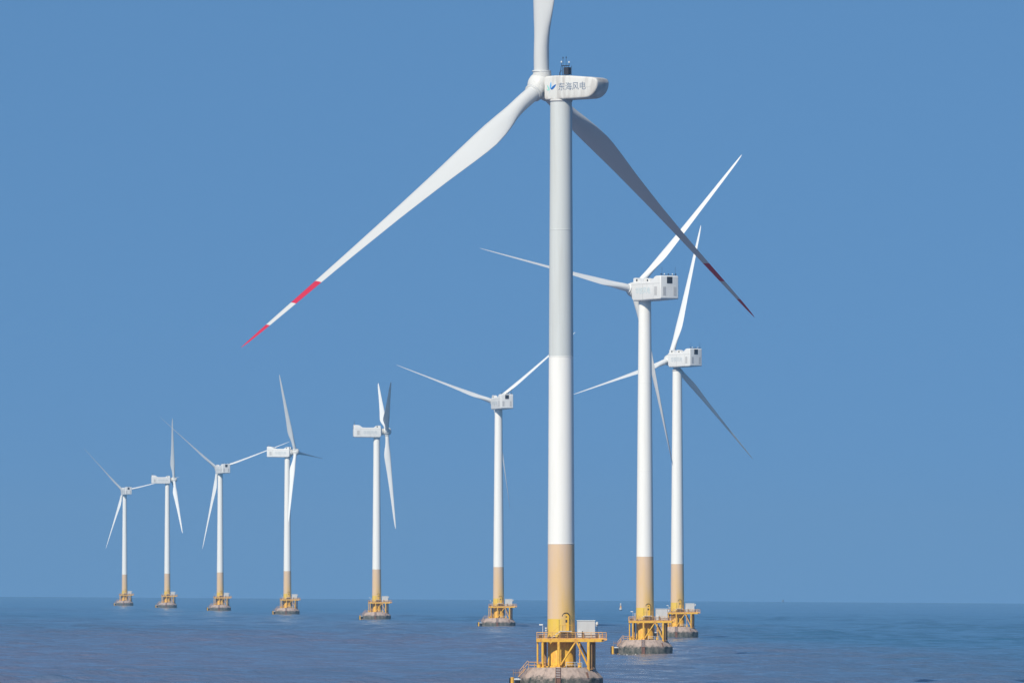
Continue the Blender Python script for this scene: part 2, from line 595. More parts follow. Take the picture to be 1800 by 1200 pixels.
def tower_mesh(h_top, r_top, r_bot, grey_from):
    mb = MB()
    zs = [Z_DECK - 0.3]

    def rr(z):
        return r_bot + (r_top - r_bot) * max(0.0, (z - Z_DECK) / (h_top - Z_DECK))
    prof = [(rr(Z_DECK), Z_DECK - 0.6), (rr(Z_DECK), Z_DECK)]
    mi = [2]
    marks = [(24.2 if grey_from else 24.65, 2)]
    if grey_from:
        marks.append((grey_from, 0))
        marks.append((h_top, 1))
    else:
        marks.append((h_top, 0))
    z = Z_DECK
    for zm, m_ in marks:
        while z < zm - 0.01:
            z2 = min(zm, z + 4.0)
            prof.append((rr(z2), z2)); mi.append(m_)
            z = z2
    mb.lathe(prof, 64, mi=mi)
    # weld flanges between the tower sections
    for zf in ((24.2, 55.0, 76.0) if grey_from else (24.65, 46.0, 68.0)):
        m_ = 0 if (not grey_from or zf <= grey_from) else 1
        r = rr(zf)
        mb.lathe([(r, zf + 0.02), (r + 0.02, zf + 0.04), (r + 0.02, zf + 0.16), (r, zf + 0.18)], 64, mi=[m_] * 3)
    # yaw bearing
    mb.lathe([(r_top, h_top - 0.01), (r_top + .1, h_top), (r_top + .1, h_top + .35), (r_top - .25, h_top + .36), (r_top - .25, h_top + 0.8)], 48, mi=[3] * 4)
    return mb.mesh('tower', [WHITE, GREY, SAND, LOUV])


def airfoil(n=22):
    pts = []
    for i in range(n):
        t = 2 * pi * i / n
        x = 0.5 * (1 + cos(t))              # 0 leading, 1 trailing
        yt = 5 * (0.2969 * sqrt(max(x, 0)) - 0.1260 * x - 0.3516 * x ** 2 + 0.2843 * x ** 3 - 0.1036 * x ** 4)
        s = 1 if t < pi else -1
        pts.append((x, s * yt + 0.02 * (4 * x * (1 - x)), t))
    return pts


def blade_mesh(R, root_d, chords, r_start, bands=None, pitch=88.0):
    """span along z, rotor axis (upwind) along x, direction of travel along y"""
    st = []
    fr = [0.0, .012, .03, .05, .07, .09, .11, .13, .15, .17, .19, .22, .26, .3, .35, .4, .45, .5, .55, .6, .65, .7, .75]
    fr += [.8, .85, .9, .93, .955, .975, .988, .996, 1.0]
    if bands:
        for bnd in bands:
            fr += [bnd[0], bnd[1]]
    fr = sorted(set(fr))
    xs = [c[0] for c in chords]; ch = [c[1] for c in chords]
    foil = airfoil()
    n = len(foil)
    mb = MB(); vs = []
    for f in fr:
        z = r_start + (R - r_start) * f
        c = float(np.interp(f, xs, ch))
        rd = float(np.interp(f, [0, .04, .13, .2], [1, 1, .35, 0]))     # share of the round root
        th = float(np.interp(f, [0, .15, .3, .6, 1], [0.5, 0.40, 0.27, 0.2, 0.16]))
        tw = float(np.interp(f, [0, .1, .25, .45, .7, 1], [13, 12, 8.5, 4.5, 1.5, 0]))
        p = radians(pitch + tw)
        e = Vector((sin(p), cos(p)))        # towards the leading edge (x,y)
        nrm = Vector((-e.y, e.x))
        for x, y, t in foil:
            af = Vector(((0.28 - x) * c, y * th * c))
            rc = Vector((-cos(t) * root_d / 2, sin(t) * root_d / 2))
            q = af.lerp(rc, rd)
            pt = e * q.x + nrm * q.y
            vs.append((pt.x, pt.y, z))
    nf = len(fr)
    mb.add_faces_only(vs, [], 0, True)
    for j in range(nf - 1):
        mid = (fr[j] + fr[j + 1]) / 2
        m_ = 0
        if bands:
            for b0, b1 in bands:
                if b0 < mid < b1:
                    m_ = 1
        mb.add_faces_only(None, [(j * n + i, j * n + (i + 1) % n, (j + 1) * n + (i + 1) % n, (j + 1) * n + i) for i in range(n)], m_, True)
    mb.add_faces_only(None, [tuple((nf - 1) * n + i for i in range(n))], 1 if bands else 0, False)
    # flange ring at the root
    z0 = r_start
    mb.lathe([(root_d / 2 - .1, z0 - .1), (root_d / 2 + .28, z0 - .1), (root_d / 2 + .28, z0 + .14), (root_d / 2 - .02, z0 + .15)], 32, mi=[0] * 3)
    mb.lathe([(root_d / 2 + .06, z0 - .28), (root_d / 2 + .12, z0 - .27), (root_d / 2 + .12, z0 - .11), (root_d / 2, z0 - .11)], 32, mi=[2] * 3)
    return fix_normals(mb.mesh('blade', [BLADE if bands else BLADE2, RED, LOUV]))


def hub_mesh(rad, sock_r, sock_len, length):
    """axis along x (upwind positive); three sockets at 0, 120 and 240 degrees from +z"""
    mb = MB()
    prof = []
    for i in range(17):
        t = -pi / 2 + pi * i / 16
        x = sin(t) * length * (1.0 if t > 0 else 0.8)
        r = rad * max(0.0, cos(t)) ** 0.6
        prof.append((r, x))
    n = 40
    vs = []
    for r, x in prof:
        for i in range(n):
            t = 2 * pi * i / n
            vs.append((x, r * cos(t), r * sin(t)))
    mb.add_faces_only(vs, [(j * n + i, j * n + (i + 1) % n, (j + 1) * n + (i + 1) % n, (j + 1) * n + i) for j in range(16) for i in range(n)], 0, True)
    for k in range(3):
        t = 2 * pi * k / 3
        d = Vector((0, -sin(t), cos(t)))
        mb.tube(d * 0.3, d * (sock_len - 0.02), sock_r * 1.1, 36, sock_r)
    return fix_normals(mb.mesh('hub', [NAC]))


def dish(mb, x, y, z, r):
    mb.tube((x, y, z), (x, y, z + r * .6), r, 10, r * .4)


# big turbine ------------------------------------------------------
def big_nacelle():
    poly = [(2.25, -1.9), (2.3, 1.45), (1.9, 1.78), (0.0, 1.85), (-3.0, 1.72), (-7.6, 1.30), (-8.35, 1.05), (-8.6, 0.6)]
    for i in range(9):
        t = i / 8 * pi / 2
        poly.append((-6.0 - 2.6 * cos(t), 0.35 - 2.45 * sin(t)))
    poly.append((1.9, -2.2))
    poly = [(x, z) for x, z in poly]
    return bevelled_prism('nacelle', list(reversed(poly)), 1.75, 0.32, [NACB])


def small_nacelle():
    poly = [(2.0, -1.9), (2.0, 1.75), (1.7, 2.2), (-6.5, 2.2), (-7.2, 2.35), (-8.1, 3.0), (-8.7, 3.35), (-9.3, 3.45), (-11.2, 3.45), (-11.45, 3.2),
            (-11.45, -2.1), (-11.2, -2.4), (-2.0, -2.6), (1.2, -2.6)]
    return bevelled_prism('nacelle', list(reversed(poly)), 2.7, 0.28, [NAC2])


def sensor_rig():
    mb = MB()
    mb.box(-.85, .85, -.6, .6, 0, .12)
    mb.box(-.1, .85, -.4, .4, .25, 1.45)                # dark instrument case
    for x, y in ((-.75, -.5), (-.75, .5), (-.25, -.5), (-.25, .5), (.9, -.45), (.9, .45)):
        mb.tube((x, y, .1), (x if x > -.5 else x + .25, y, 1.7), .035, 6)
    mb.path([(-.8, -.5, .1), (-.85, -.5, .6), (-.6, -.5, .95), (-.3, -.5, .8)], .04, 6)
    mb.tube((-.8, 0, 1.75), (.8, 0, 1.75), .07, 6)
    mb.tube((-.8, 0, 1.75), (-.8, 0, 2.3), .035, 6)
    mb.tube((.75, 0, 1.75), (.75, 0, 2.2), .035, 6)
    for x in (-.5, .15):
        mb.tube((x, 0, 1.75), (x, 0, 3.1), .025, 6)
        mb.tube((x, 0, 2.95), (x, 0, 3.25), .09, 8, .05)
    mb.tube((-.8, 0, 2.3), (-.8, 0, 2.55), .15, 10, .1, mi=1)
    mb.tube((.75, 0, 2.2), (.75, 0, 2.45), .15, 10, .1, mi=1)
    return fix_normals(mb.mesh('weather_sensor', [DARK, PALE]))


def leaf(poly, y):
    return [(x, y, z) for x, z in poly]


def emblem_mesh():
    """leaf-shaped emblem, lies in x,y (z out of the panel)"""
    mb = MB()

    def petal(cx, cy, L, W, ang, mi, z):
        pts = []
        for i in range(12):
            t = 2 * pi * i / 12
            x = L / 2 * cos(t); y = W / 2 * sin(t) * (1 - 0.35 * cos(t)) * (abs(sin(t)) ** 0.15 if i % 6 else 0)
            pts.append((cx + x * cos(ang) - y * sin(ang), cy + x * sin(ang) + y * cos(ang)))
        n = len(pts)
        vs = [(x, y, z) for x, y in pts] + [(x, y, z + .012) for x, y in pts]
        mb.add(vs, [tuple(range(n, 2 * n))] + [(i, (i + 1) % n, n + (i + 1) % n, n + i) for i in range(n)], mi)
    petal(0.48, 0.18, 1.35, 0.42, radians(38), 0, 0)
    petal(-0.12, 0.45, 1.25, 0.30, radians(84), 1, 0.001)
    petal(-0.62, 0.12, 0.95, 0.26, radians(118), 2, 0.002)
    petal(-0.72, -0.28, 0.6, 0.16, radians(170), 2, 0.003)
    petal(-0.35, -0.55, 0.6, 0.14, radians(70), 3, 0.004)
    return mb.mesh('emblem', [BLUE, LBLUE, TEAL, FADEC])


# foundation -------------------------------------------------------
def cap_mesh():
    mb = MB()
    n = 20
    ph = pi / 20
    mb.lathe([(6.95, -1.2), (7.0, Z_RIM), (5.45, Z_CAP), (0.5, Z_CAP + .05)], n, smooth=False, mi=[0, 0, 0], phase=ph)
    # raised casting joints down the slope
    for k in (1, 4, 6, 9, 11, 13, 14, 16, 18):
        t = 2 * pi * k / n + ph
        a = Vector((7.02 * cos(t), 7.02 * sin(t), Z_RIM)); b = Vector((5.47 * cos(t), 5.47 * sin(t), Z_CAP))
        s = Vector((-sin(t), cos(t), 0)) * .06
        up = Vector((cos(t), sin(t), 1)).normalized() * .03
        mb.add([a - s, a + s, b + s, b - s, a - s + up, a + s + up, b + s + up, b - s + up], [(4, 5, 6, 7), (0, 1, 5, 4), (1, 2, 6, 5), (2, 3, 7, 6), (3, 0, 4, 7)], 0)
    return fix_normals(mb.mesh('foundation_cap', [CONC]))


def pedestal_mesh():
    mb = MB()
    mb.lathe([(2.55, Z_CAP - .02), (2.55, Z_CAP + .22), (2.22, Z_CAP + .25), (2.22, Z_DECK - .5)], 56)
    for k in range(28):
        t = 2 * pi * k / 28
        mb.tube((2.42 * cos(t), 2.42 * sin(t), Z_CAP + .2), (2.42 * cos(t), 2.42 * sin(t), Z_CAP + .36), .05, 6, mi=1)
    return fix_normals(mb.mesh('pedestal', [YEL, DARK]))


DX0, DX1, DY0, DY1 = -4.1, 6.9, -3.6, 4.1


def deck_mesh():
    mb = MB()
    zt = Z_DECK
    # edge beams and plating with a hole where the tower passes (the plates butt round it)
    mb.box(DX0, DX1, DY0, -2.35, zt - .12, zt)
    mb.box(DX0, DX1, 2.35, DY1, zt - .12, zt)
    mb.box(DX0, -2.35, -2.35, 2.35, zt - .12, zt)
    mb.box(2.35, DX1, -2.35, 2.35, zt - .12, zt)
    for y in (DY0, -2.6, 2.4, DY1 - .25):
        mb.box(DX0 + (0 if y == DY0 else .26), DX1 - .26, y + .003, y + .25, zt - .48, zt - .123)
    for x in (DX0 + .003, -2.6, 2.4, DX1 - .25):
        mb.box(x, x + .25, DY0 + .26, DY1 - .26, zt - .45, zt - .125)
    # outrigger at the right end
    mb.box(DX1 + .003, 7.55, -3.3, -1.2, zt - .12, zt + .003, mi=1)
    mb.path([(DX1, -3.3, zt - .35), (7.5, -3.3, zt - .15), (7.5, -1.2, zt - .15), (DX1, -1.2, zt - .35)], .07, 6, mi=1)
    return mb.mesh('platform_deck', [YEL, ORN])


def rail_mesh():
    mb = MB()
    zt = Z_DECK
    loop = [(DX0 + .06, DY0 + .06), (7.45, DY0 + .35), (7.45, -1.3), (DX1 - .08, -1.25), (DX1 - .08, DY1 - .08), (DX0 + .06, DY1 - .08), (DX0 + .06, DY0 + .06)]
    for h in (.35, .68, 1.05):
        mb.path([(x, y, zt + h) for x, y in loop], .038 if h < 1 else .05, 6)
    for (xa, ya), (xb, yb) in zip(loop, loop[1:]):
        L = math.hypot(xb - xa, yb - ya)
        k = max(1, round(L / 1.25))
        for i in range(k):
            x = xa + (xb - xa) * i / k; y = ya + (yb - ya) * i / k
            mb.tube((x, y, zt), (x, y, zt + 1.05), .045, 6)
    for (xa, ya), (xb, yb) in zip(loop, loop[1:]):
        a = Vector((xa, ya, 0)); b = Vector((xb, yb, 0)); s = (b - a).normalized().cross(Vector((0, 0, 1))) * .012
        mb.add([a + s + Vector((0, 0, zt + .01)), b + s + Vector((0, 0, zt + .01)), b + s + Vector((0, 0, zt + .15)), a + s + Vector((0, 0, zt + .15)),
                a - s + Vector((0, 0, zt + .01)), b - s + Vector((0, 0, zt + .01)), b - s + Vector((0, 0, zt + .15)), a - s + Vector((0, 0, zt + .15))],
               [(0, 1, 2, 3), (7, 6, 5, 4), (3, 2, 6, 7)])
    return mb.mesh('railing', [ORN])


def leg_mesh(x, y, r, z0, foot=True, mats=None, foot_r=1.7):
    mb = MB()
    mb.tube((x, y, z0), (x, y, Z_DECK - .46), r, 16)
    if foot:
        mb.tube((x, y, z0 - .02), (x, y, z0 + .12), r * foot_r + .12, 16)
        for k in range(4):
            t = k * pi / 2 + .4
            d = Vector((cos(t), sin(t), 0)); s = Vector((-sin(t), cos(t), 0)) * .02
            a = Vector((x, y, z0 + .1))
            mb.add([a + s, a + d * (r + .22) + s, a + Vector((0, 0, .6)) + s + d * r, a - s, a + d * (r + .22) - s, a + Vector((0, 0, .6)) - s + d * r], [(0, 1, 2), (5, 4, 3), (1, 4, 5, 2)])
    return fix_normals(mb.mesh('leg', mats or [YEL]))


def brace_mesh(a, b, r=.15):
    mb = MB(); mb.tube(a, b, r, 12)
    return mb.mesh('brace', [YEL])


def ladder_mesh():
    mb = MB()
    def sl(t):    # along the slope from the cap edge to the water
        if t < 0: return Vector((0, -5.42 + t, Z_CAP))
        if t < 1: return Vector((0, -5.40 - 1.55 * t, Z_CAP - 1.7 * t))
        return Vector((0, -6.98, Z_RIM - (t - 1) * 1.0))
    # rust-brown backing plate
    for x0, x1 in ((-.98, -.10),):
        p0 = Vector((0, -5.48, Z_CAP + .02)); p1 = Vector((0, -7.06, Z_RIM - .0)); p2 = Vector((0, -7.06, -1.0))
        vs = []
        for p in (p0, p1, p2):
            vs += [(x0, p.y, p.z), (x1, p.y, p.z), (x0, p.y + .09, p.z - .06), (x1, p.y + .09, p.z - .06)]
        mb.add(vs, [(0, 1, 5, 4), (4, 5, 9, 8), (0, 4, 6, 2), (1, 3, 7, 5), (4, 8, 10, 6), (5, 7, 11, 9)], 0)
    for x in (-.9, -.18):
        mb.path([(x, -5.4, Z_CAP + .2), (x, -5.62, Z_CAP + .05), (x, -7.18, Z_RIM + .06), (x, -7.2, -.6)], .045, 6, mi=1)
    for i in range(7):
        t = i / 6
        mb.tube((-.9, -5.66 - 1.5 * t, Z_CAP - 1.62 * t + .05), (-.18, -5.66 - 1.5 * t, Z_CAP - 1.62 * t + .05), .04, 6, mi=2)
    return mb.mesh('ladder', [RUST, RUST, PALE])


def stain_mesh():
    mb = MB()
    mb.add([(4.0, -4.72, Z_CAP - .72), (4.35, -4.5, Z_CAP - .72), (4.55, -5.35, Z_RIM + .02), (4.3, -5.55, Z_RIM + .02)], [(0, 1, 2, 3)], 0)
    return mb.mesh('rust_stain', [RUST])


def fender_mesh():
    mb = MB()
    for y in (-1.6, 1.2):
        mb.tube((-8.05, y, -1.2), (-8.05, y, Z_RIM + .08), .30, 14, mi=0)
        mb.tube((-8.45, y, -1.2), (-8.45, y, Z_RIM - .06), .14, 10, mi=1)
        mb.tube((-7.9, y, Z_RIM - .25), (-6.6, y, Z_RIM - .25), .15, 10, mi=2)
        mb.tube((-7.9, y, .35), (-6.6, y, .35), .13, 10, mi=0)
        mb.box(-7.65, -6.9, y - .12, y + .3, -.4, Z_RIM - .45, mi=1)
    mb.tube((-8.05, -1.6, Z_RIM - .3), (-8.05, 1.2, Z_RIM - .3), .12, 10, mi=0)
    return fix_normals(mb.mesh('boat_fender', [YEL, RUBBER, PALE]))


def caprail_mesh():
    mb = MB()
    for y in (-2.9, -1.7):
        for h in (.5, 1.0):
            mb.path([(-2.6, y - .6, Z_CAP + h - .12), (-5.35, y, Z_CAP + h - .1), (-5.55, y, Z_CAP + h + .1), (-6.85, y, Z_RIM + h + .25)], .045, 6)
        for x, z in ((-3.4, Z_CAP), (-4.4, Z_CAP), (-5.4, Z_CAP - .1), (-6.2, 3.1), (-6.85, Z_RIM)):
            mb.tube((x, y - .05, z), (x, y - .05, z + (1.1 if x < -5 else .9)), .04, 6)
        mb.path([(-5.8, y - .3, Z_CAP - .1), (-7.1, y - .3, Z_RIM + .15)], .07, 6)
    # lower landing
    mb.path([(-7.9, -2.2, 3.05), (-6.8, -2.2, 3.05)], .05, 6, mi=1)
    for x in (-7.9, -7.5, -7.1):
        mb.tube((x, -2.2, 2.5), (x, -2.2, 3.6), .035, 6, mi=1)
    return mb.mesh('access_railing', [ORN, BROWN])


def loadrail_mesh():
    mb = MB()
    for h in (.45, .9):
        mb.path([(.8, -4.9, Z_CAP + h), (2.25, -4.7, Z_CAP + h), (3.4, -4.2, Z_CAP + h)], .04, 6)
    for x, y in ((.8, -4.9), (2.25, -4.7), (3.4, -4.2)):
        mb.tube((x, y, Z_CAP), (x, y, Z_CAP + .9), .045, 6)
    return mb.mesh('guard_rail', [PALE])


def bollard_mesh(x, y, r, h, tall=0):
    mb = MB()
    mb.tube((x, y, Z_CAP), (x, y, Z_CAP + h), r, 16)
    mb.tube((x, y, Z_CAP + h), (x, y, Z_CAP + h + .12), r + .08, 16)
    if tall:
        mb.tube((x, y, Z_CAP + h), (x, y, Z_CAP + tall), .1, 10, mi=1)
        for z in (1.2, 1.9, 2.1, 2.7):
            mb.tube((x, y, Z_CAP + z), (x, y, Z_CAP + z + .14), .17, 10, mi=1)
    return mb.mesh('bollard', [YEL, ORN])


def cabinet_mesh():
    mb = MB()
    z = Z_DECK
    mb.box(2.62, 5.55, -2.8, -.2, z + .15, z + 2.98)
    mb.box(2.55, 5.62, -2.88, -.1, z + 2.98, z + 3.1, mi=1)
    mb.box(2.7, 5.5, -2.7, -.5, z + .003, z + .15, mi=2)
    for x in (3.3, 4.05, 4.8):
        mb.box(x - .012, x + .012, -2.815, -2.8, z + .25, z + 2.85, mi=1)
    return mb.mesh('transformer_cabinet', [CAB, PALE, DARK])


def lamp_mesh():
    mb = MB()
    x, y = -3.05, DY0 + .25
    mb.tube((x, y, Z_DECK), (x, y, Z_DECK + 2.25), .05, 8)
    mb.tube((x, y, Z_DECK + 2.2), (x - .3, y, Z_DECK + 2.32), .04, 8)
    mb.add([], [])
    mb.box(x - .6, x + .02, y - .16, y + .16, Z_DECK + 2.27, Z_DECK + 2.45, mi=1)
    return mb.mesh('lamp_post', [PALE, WHITE])


def door_mesh(r):
    """arched door bulging off the tower on its camera side"""
    mb = MB()
    z0 = Z_DECK + 1.35
    cx = .78
    yf = -r - .03
    pts = [(cx - .5, z0), (cx - .5, z0 + 2.3)] + [(cx + .5 * -cos(t), z0 + 2.3 + .5 * sin(t)) for t in [pi * i / 8 for i in range(1, 8)]] + [(cx + .5, z0 + 2.3), (cx + .5, z0)]
    mb.prism(pts, yf, yf + .6, 0)
    ring = []
    m = 12
    for i in range(m + 1):
        t = pi * i / m
        ring.append((cx - .62 * cos(t), z0 + 2.35 + .62 * sin(t)))
    for (xa, za), (xb, zb) in zip(ring, ring[1:]):
        mb.tube((xa, yf - .12, za), (xb, yf - .12, zb), .05, 6, mi=1)
        mb.tube((xa, yf - .12, za), (xa, yf + .4, za), .04, 6, mi=1)
    mb.box(cx - .18, cx + .2, yf - .02, yf - .001, z0 + 1.35, z0 + 1.8, mi=1)
    mb.box(cx - .05, cx + .18, yf - .02, yf - .001, z0 + 2.2, z0 + 2.4, mi=1)
    mb.box(cx - .4, cx + .02, yf - .015, yf - .001, z0 + .9, z0 + .97, mi=1)
    return fix_normals(mb.mesh('door', [DARKY, DARK]))


def stair_mesh(r):
    mb = MB()
    z = Z_DECK
    cx = .78
    mb.box(cx - 1.0, cx + 1.0, -r - 1.0, -r + .3, z + 1.22, z + 1.32, mi=0)
    for i in range(5):
        mb.box(cx - 1.05 - .28 * (i + 1), cx - 1.0 - .28 * i, -r - 1.1, -r - .3, z + 1.1 - .23 * i, z + 1.16 - .23 * i, mi=0)
    mb.path([(cx - 2.5, -r - 1.0, z + .1), (cx - 1.0, -r - 1.0, z + 1.3)], .05, 6, mi=0)
    mb.path([(cx - 2.5, -r - 1.0, z + 1.0), (cx - 1.0, -r - 1.0, z + 2.25), (cx + 1.0, -r - 1.0, z + 2.3)], .028, 6, mi=1)
    for x in (cx - 1.0, cx, cx + 1.0):
        mb.tube((x, -r - 1.0, z), (x, -r - 1.0, z + 2.25), .028, 6, mi=1)
    mb.box(cx - .3, cx + .95, -r - 1.0, -r - .3, z + .02, z + .9, mi=2)
    mb.tube((-.35, DY0 + .3, z), (-.35, DY0 + .3, z + 3.2), .035, 6, mi=2)
    return mb.mesh('stair', [PALE, YEL, DARK])


def gear_meshes():
    """switch boxes, a siren post and a cable coil standing on the deck, one mesh each"""
    z = Z_DECK
    res = []
    for a, m_ in (((-3.7, -2.9, -2.9, -2.5, z + .003, z + .55), DARK), ((-2.2, -.9, -3.2, -2.95, z + .003, z + .35), DARK),
                  ((-.3, .5, -3.25, -2.95, z + .003, z + .8), DARK), ((1.6, 2.4, -3.0, -2.4, z + .003, z + .7), DARK), ((5.7, 6.5, -1.5, -.8, z + .003, z + .75), PALE)):
        mb = MB(); mb.box(*a)
        mb.box(a[0] - .04, a[1] + .04, a[2] - .04, a[3] + .04, a[5] + .001, a[5] + .05)
        res.append(('switch_box', mb.mesh('switch_box', [m_])))
    mb = MB()
    mb.tube((-2.5, -1.0, z), (-2.5, -1.0, z + 1.9), .05, 8)
    mb.tube((-2.5, -1.0, z + 1.3), (-2.5, -1.0, z + 1.45), .16, 10)
    mb.tube((-2.5, -1.0, z + 1.65), (-2.5, -1.0, z + 1.9), .16, 10)
    res.append(('siren', mb.mesh('siren', [PALE])))
    return res


def smallbox_mesh():
    mb = MB()
    z = Z_DECK
    mb.box(2.75, 3.35, DY0 + .3, DY0 + .8, z + .2, z + 1.2, mi=0)
    mb.box(3.42, 3.56, DY0 + .3, DY0 + .6, z + .1, z + 1.3, mi=1)
    return mb.mesh('control_box', [PALE, DARK])


def aerial_mesh():
    mb = MB()
    z = Z_DECK
    mb.tube((5.9, -2.5, z), (5.9, -2.5, z + 2.3), .04, 6, mi=0)
    mb.tube((5.9, -2.6, z + 2.3), (5.9, -2.4, z + 2.75), .22, 10, .22, mi=1)
    mb.box(5.65, 5.9, -2.6, -2.4, z + 2.1, z + 2.7, mi=1)
    return mb.mesh('antenna', [DARK, LOUV])  # small antenna box on a thin pole


CHB = [(0, 2.55), (.03, 2.7), (.07, 3.7), (.11, 4.9), (.15, 5.3), (.19, 5.15), (.26, 4.65), (.35, 3.75), (.5, 2.6), (.65, 1.8), (.76, 1.40), (.85, 1.12), (.93, .82), (.97, .55), (.99, .3), (1, .1)]
CHS = [(0, 1.9), (.04, 1.95), (.10, 2.4), (.16, 3.0), (.21, 3.2), (.27, 3.05), (.4, 2.4), (.55, 1.85), (.7, 1.4), (.82, 1.1), (.92, .8), (.97, .5), (.99, .3), (1, .1)]
R_BIG, R_SM = 82.46, 46.5
ME = {}
ME['cap'] = cap_mesh()
ME['pedestal'] = pedestal_mesh()
ME['deck'] = deck_mesh()
ME['rail'] = rail_mesh()
ME['ladder'] = ladder_mesh()
ME['stain'] = stain_mesh()
ME['fender'] = fender_mesh()
ME['caprail'] = caprail_mesh()
ME['loadrail'] = loadrail_mesh()
ME['bol1'] = bollard_mesh(-3.65, -3.6, .33, .55)
ME['bol2'] = bollard_mesh(3.05, -3.3, .33, .6, 4.1)
ME['cab'] = cabinet_mesh()
ME['lamp'] = lamp_mesh()
ME['sbox'] = smallbox_mesh()
ME['gear'] = gear_meshes()
ME['aerial'] = aerial_mesh()
ME['door'] = door_mesh(2.1)
ME['stair'] = stair_mesh(2.3)
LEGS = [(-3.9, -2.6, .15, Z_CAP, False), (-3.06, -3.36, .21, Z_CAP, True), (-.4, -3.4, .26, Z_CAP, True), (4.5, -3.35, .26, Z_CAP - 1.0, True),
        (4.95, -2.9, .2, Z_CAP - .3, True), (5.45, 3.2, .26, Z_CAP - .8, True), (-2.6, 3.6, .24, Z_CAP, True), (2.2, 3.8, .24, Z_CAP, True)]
ME['legs'] = [leg_mesh(x, y, r, z0, ft, [YEL if y < -2.5 and abs(x - 4.95) > .1 else BROWN]) for x, y, r, z0, ft in LEGS]  # BROWN legs have the shade under the deck painted into their colour
BR = [((2.35, -3.42, Z_DECK - .5), (-.1, -3.42, Z_CAP + .4)), ((2.55, -3.42, Z_DECK - .5), (4.35, -3.42, Z_CAP + .35)),
      ((3.0, 3.8, Z_DECK - .5), (5.3, 3.6, Z_CAP - .1)), ((2.0, 3.9, Z_DECK - .5), (-2.3, 3.9, Z_CAP + .5))]
ME['braces'] = [brace_mesh(a, b, .155) for a, b in BR]
ME['tower_big'] = tower_mesh(97.3, 1.80, 2.28, 55.0)
ME['tower_small'] = tower_mesh(88.6, 1.56, 2.26, None)
bnd = lambda r: (r - 2.4) / (R_BIG - 2.4)
ME['blade_big'] = blade_mesh(R_BIG, 2.55, CHB, 2.4, [(bnd(62.4), bnd(69.0)), (bnd(75.7), 1.001)])
ME['blade_small'] = blade_mesh(R_SM, 1.9, CHS, 1.75)
ME['hub_big'] = hub_mesh(2.3, 1.5, 2.4, 2.1)
ME['hub_small'] = hub_mesh(1.95, 1.08, 1.85, 2.3)
ME['nac_big'] = big_nacelle()
ME['nac_small'] = small_nacelle()
ME['rig'] = sensor_rig()
ME['emblem'] = emblem_mesh()
ME['word_big'] = text_mesh('东海风电', 1.42, INK, .006, 0.0)
ME['word_cyan'] = text_mesh('华锐风电', 1.75, FADEC, .01, 0.0)
ME['word_small'] = text_mesh('华锐风电', 1.75, FADED, .01, 0.0)


def neck(r0, r1, mat):
    mb = MB()
    n = 40
    vs = []
    for x, r in ((0, r0), (1.4, r1)):
        for i in range(n):
            t = 2 * pi * i / n
            vs.append((x, r * cos(t), r * sin(t)))
    mb.add(vs, [(i, (i + 1) % n, n + (i + 1) % n, n + i) for i in range(n)], 0, True)
    return fix_normals(mb.mesh('shaft_housing', [mat]))


ME['neck_big'] = neck(1.35, 1.35, DARK)
ME['neck'] = neck(1.65, 1.6, NAC)


def boxes_mesh(name, bxs, mats):
    mb = MB()
    for b in bxs:
        mb.box(*b)
    return mb.mesh(name, mats)


def louvre_mesh(y, z, wy, hz_, mat, n=10, axis='x', x=-11.45):
    """slatted grille on the rear face (axis x) or on a side (axis y)"""
    mb = MB()
    step = hz_ / n
    for i in range(n):
        za = z - hz_ / 2 + i * step
        if axis == 'x':
            mb.box(x - .05, x - .001, y - wy / 2, y + wy / 2, za, za + step * .62)
            mb.box(x - .02, x - .0005, y - wy / 2, y + wy / 2, za + step * .62, za + step)
        else:
            s = 1 if y > 0 else -1
            ya, yb = sorted((y + s * .001, y + s * .05))
            mb.box(x - wy / 2, x + wy / 2, ya, yb, za, za + step * .62)
            ya, yb = sorted((y + s * .0005, y + s * .02))
            mb.box(x - wy / 2, x + wy / 2, ya, yb, za + step * .62, za + step)
    return mb.mesh('louvre', [mat])


def hump_mesh(y0, y1):
    mb = MB()
    poly = [(1.7, 2.19), (1.7, 3.1), (.9, 3.25), (-.3, 3.1), (-1.5, 2.19)]
    mb.prism(poly, y0, y1, 0)
    mb.box(1.703, 1.76, y0 + .25, y1 - .25, 2.4, 2.95, mi=1)
    mb.box(-.2, .35, y1 + .002, y1 + .06, 2.35, 2.9, mi=1)
    mb.box(-.2, .35, y0 - .06, y0 - .002, 2.35, 2.9, mi=1)
    return fix_normals(mb.mesh('roof_hatch', [NAC2, DARK]))


ME['hump1'] = hump_mesh(-2.3, -.85)
ME['hump2'] = hump_mesh(.85, 2.3)
ME['lv_dark'] = louvre_mesh(0, 2.35, 1.6, 1.65, DARK, 5)
ME['lv_a'] = louvre_mesh(-1.55, -.4, .85, 2.2, LOUV)
ME['lv_b'] = louvre_mesh(1.55, -.4, .85, 2.2, LOUV)
ME['lv_s1'] = louvre_mesh(2.7, -.3, 1.3, 2.2, LOUV, 10, 'y', -9.2)
ME['lv_s2'] = louvre_mesh(-2.7, -.3, 1.3, 2.2, LOUV, 10, 'y', -9.2)


def seam_mesh(y, big=False):
    mb = MB()
    ya, yb = sorted((y + .001 * (1 if y > 0 else -1), y + .02 * (1 if y > 0 else -1)))
    if big:
        mb.box(-7.2, -5.4, ya, yb, -.32, -.29)
    else:
        mb.box(-11.1, 1.7, ya, yb, 1.52, 1.58)
        mb.box(-8.06, -8.0, ya, yb, -2.3, 1.5)
        mb.box(-3.2, -3.15, ya, yb, -2.3, 1.5)
        mb.box(-11.1, 1.0, ya, yb, -2.33, -2.28 + .02)
    return mb.mesh('panel_seam', [SEAM])


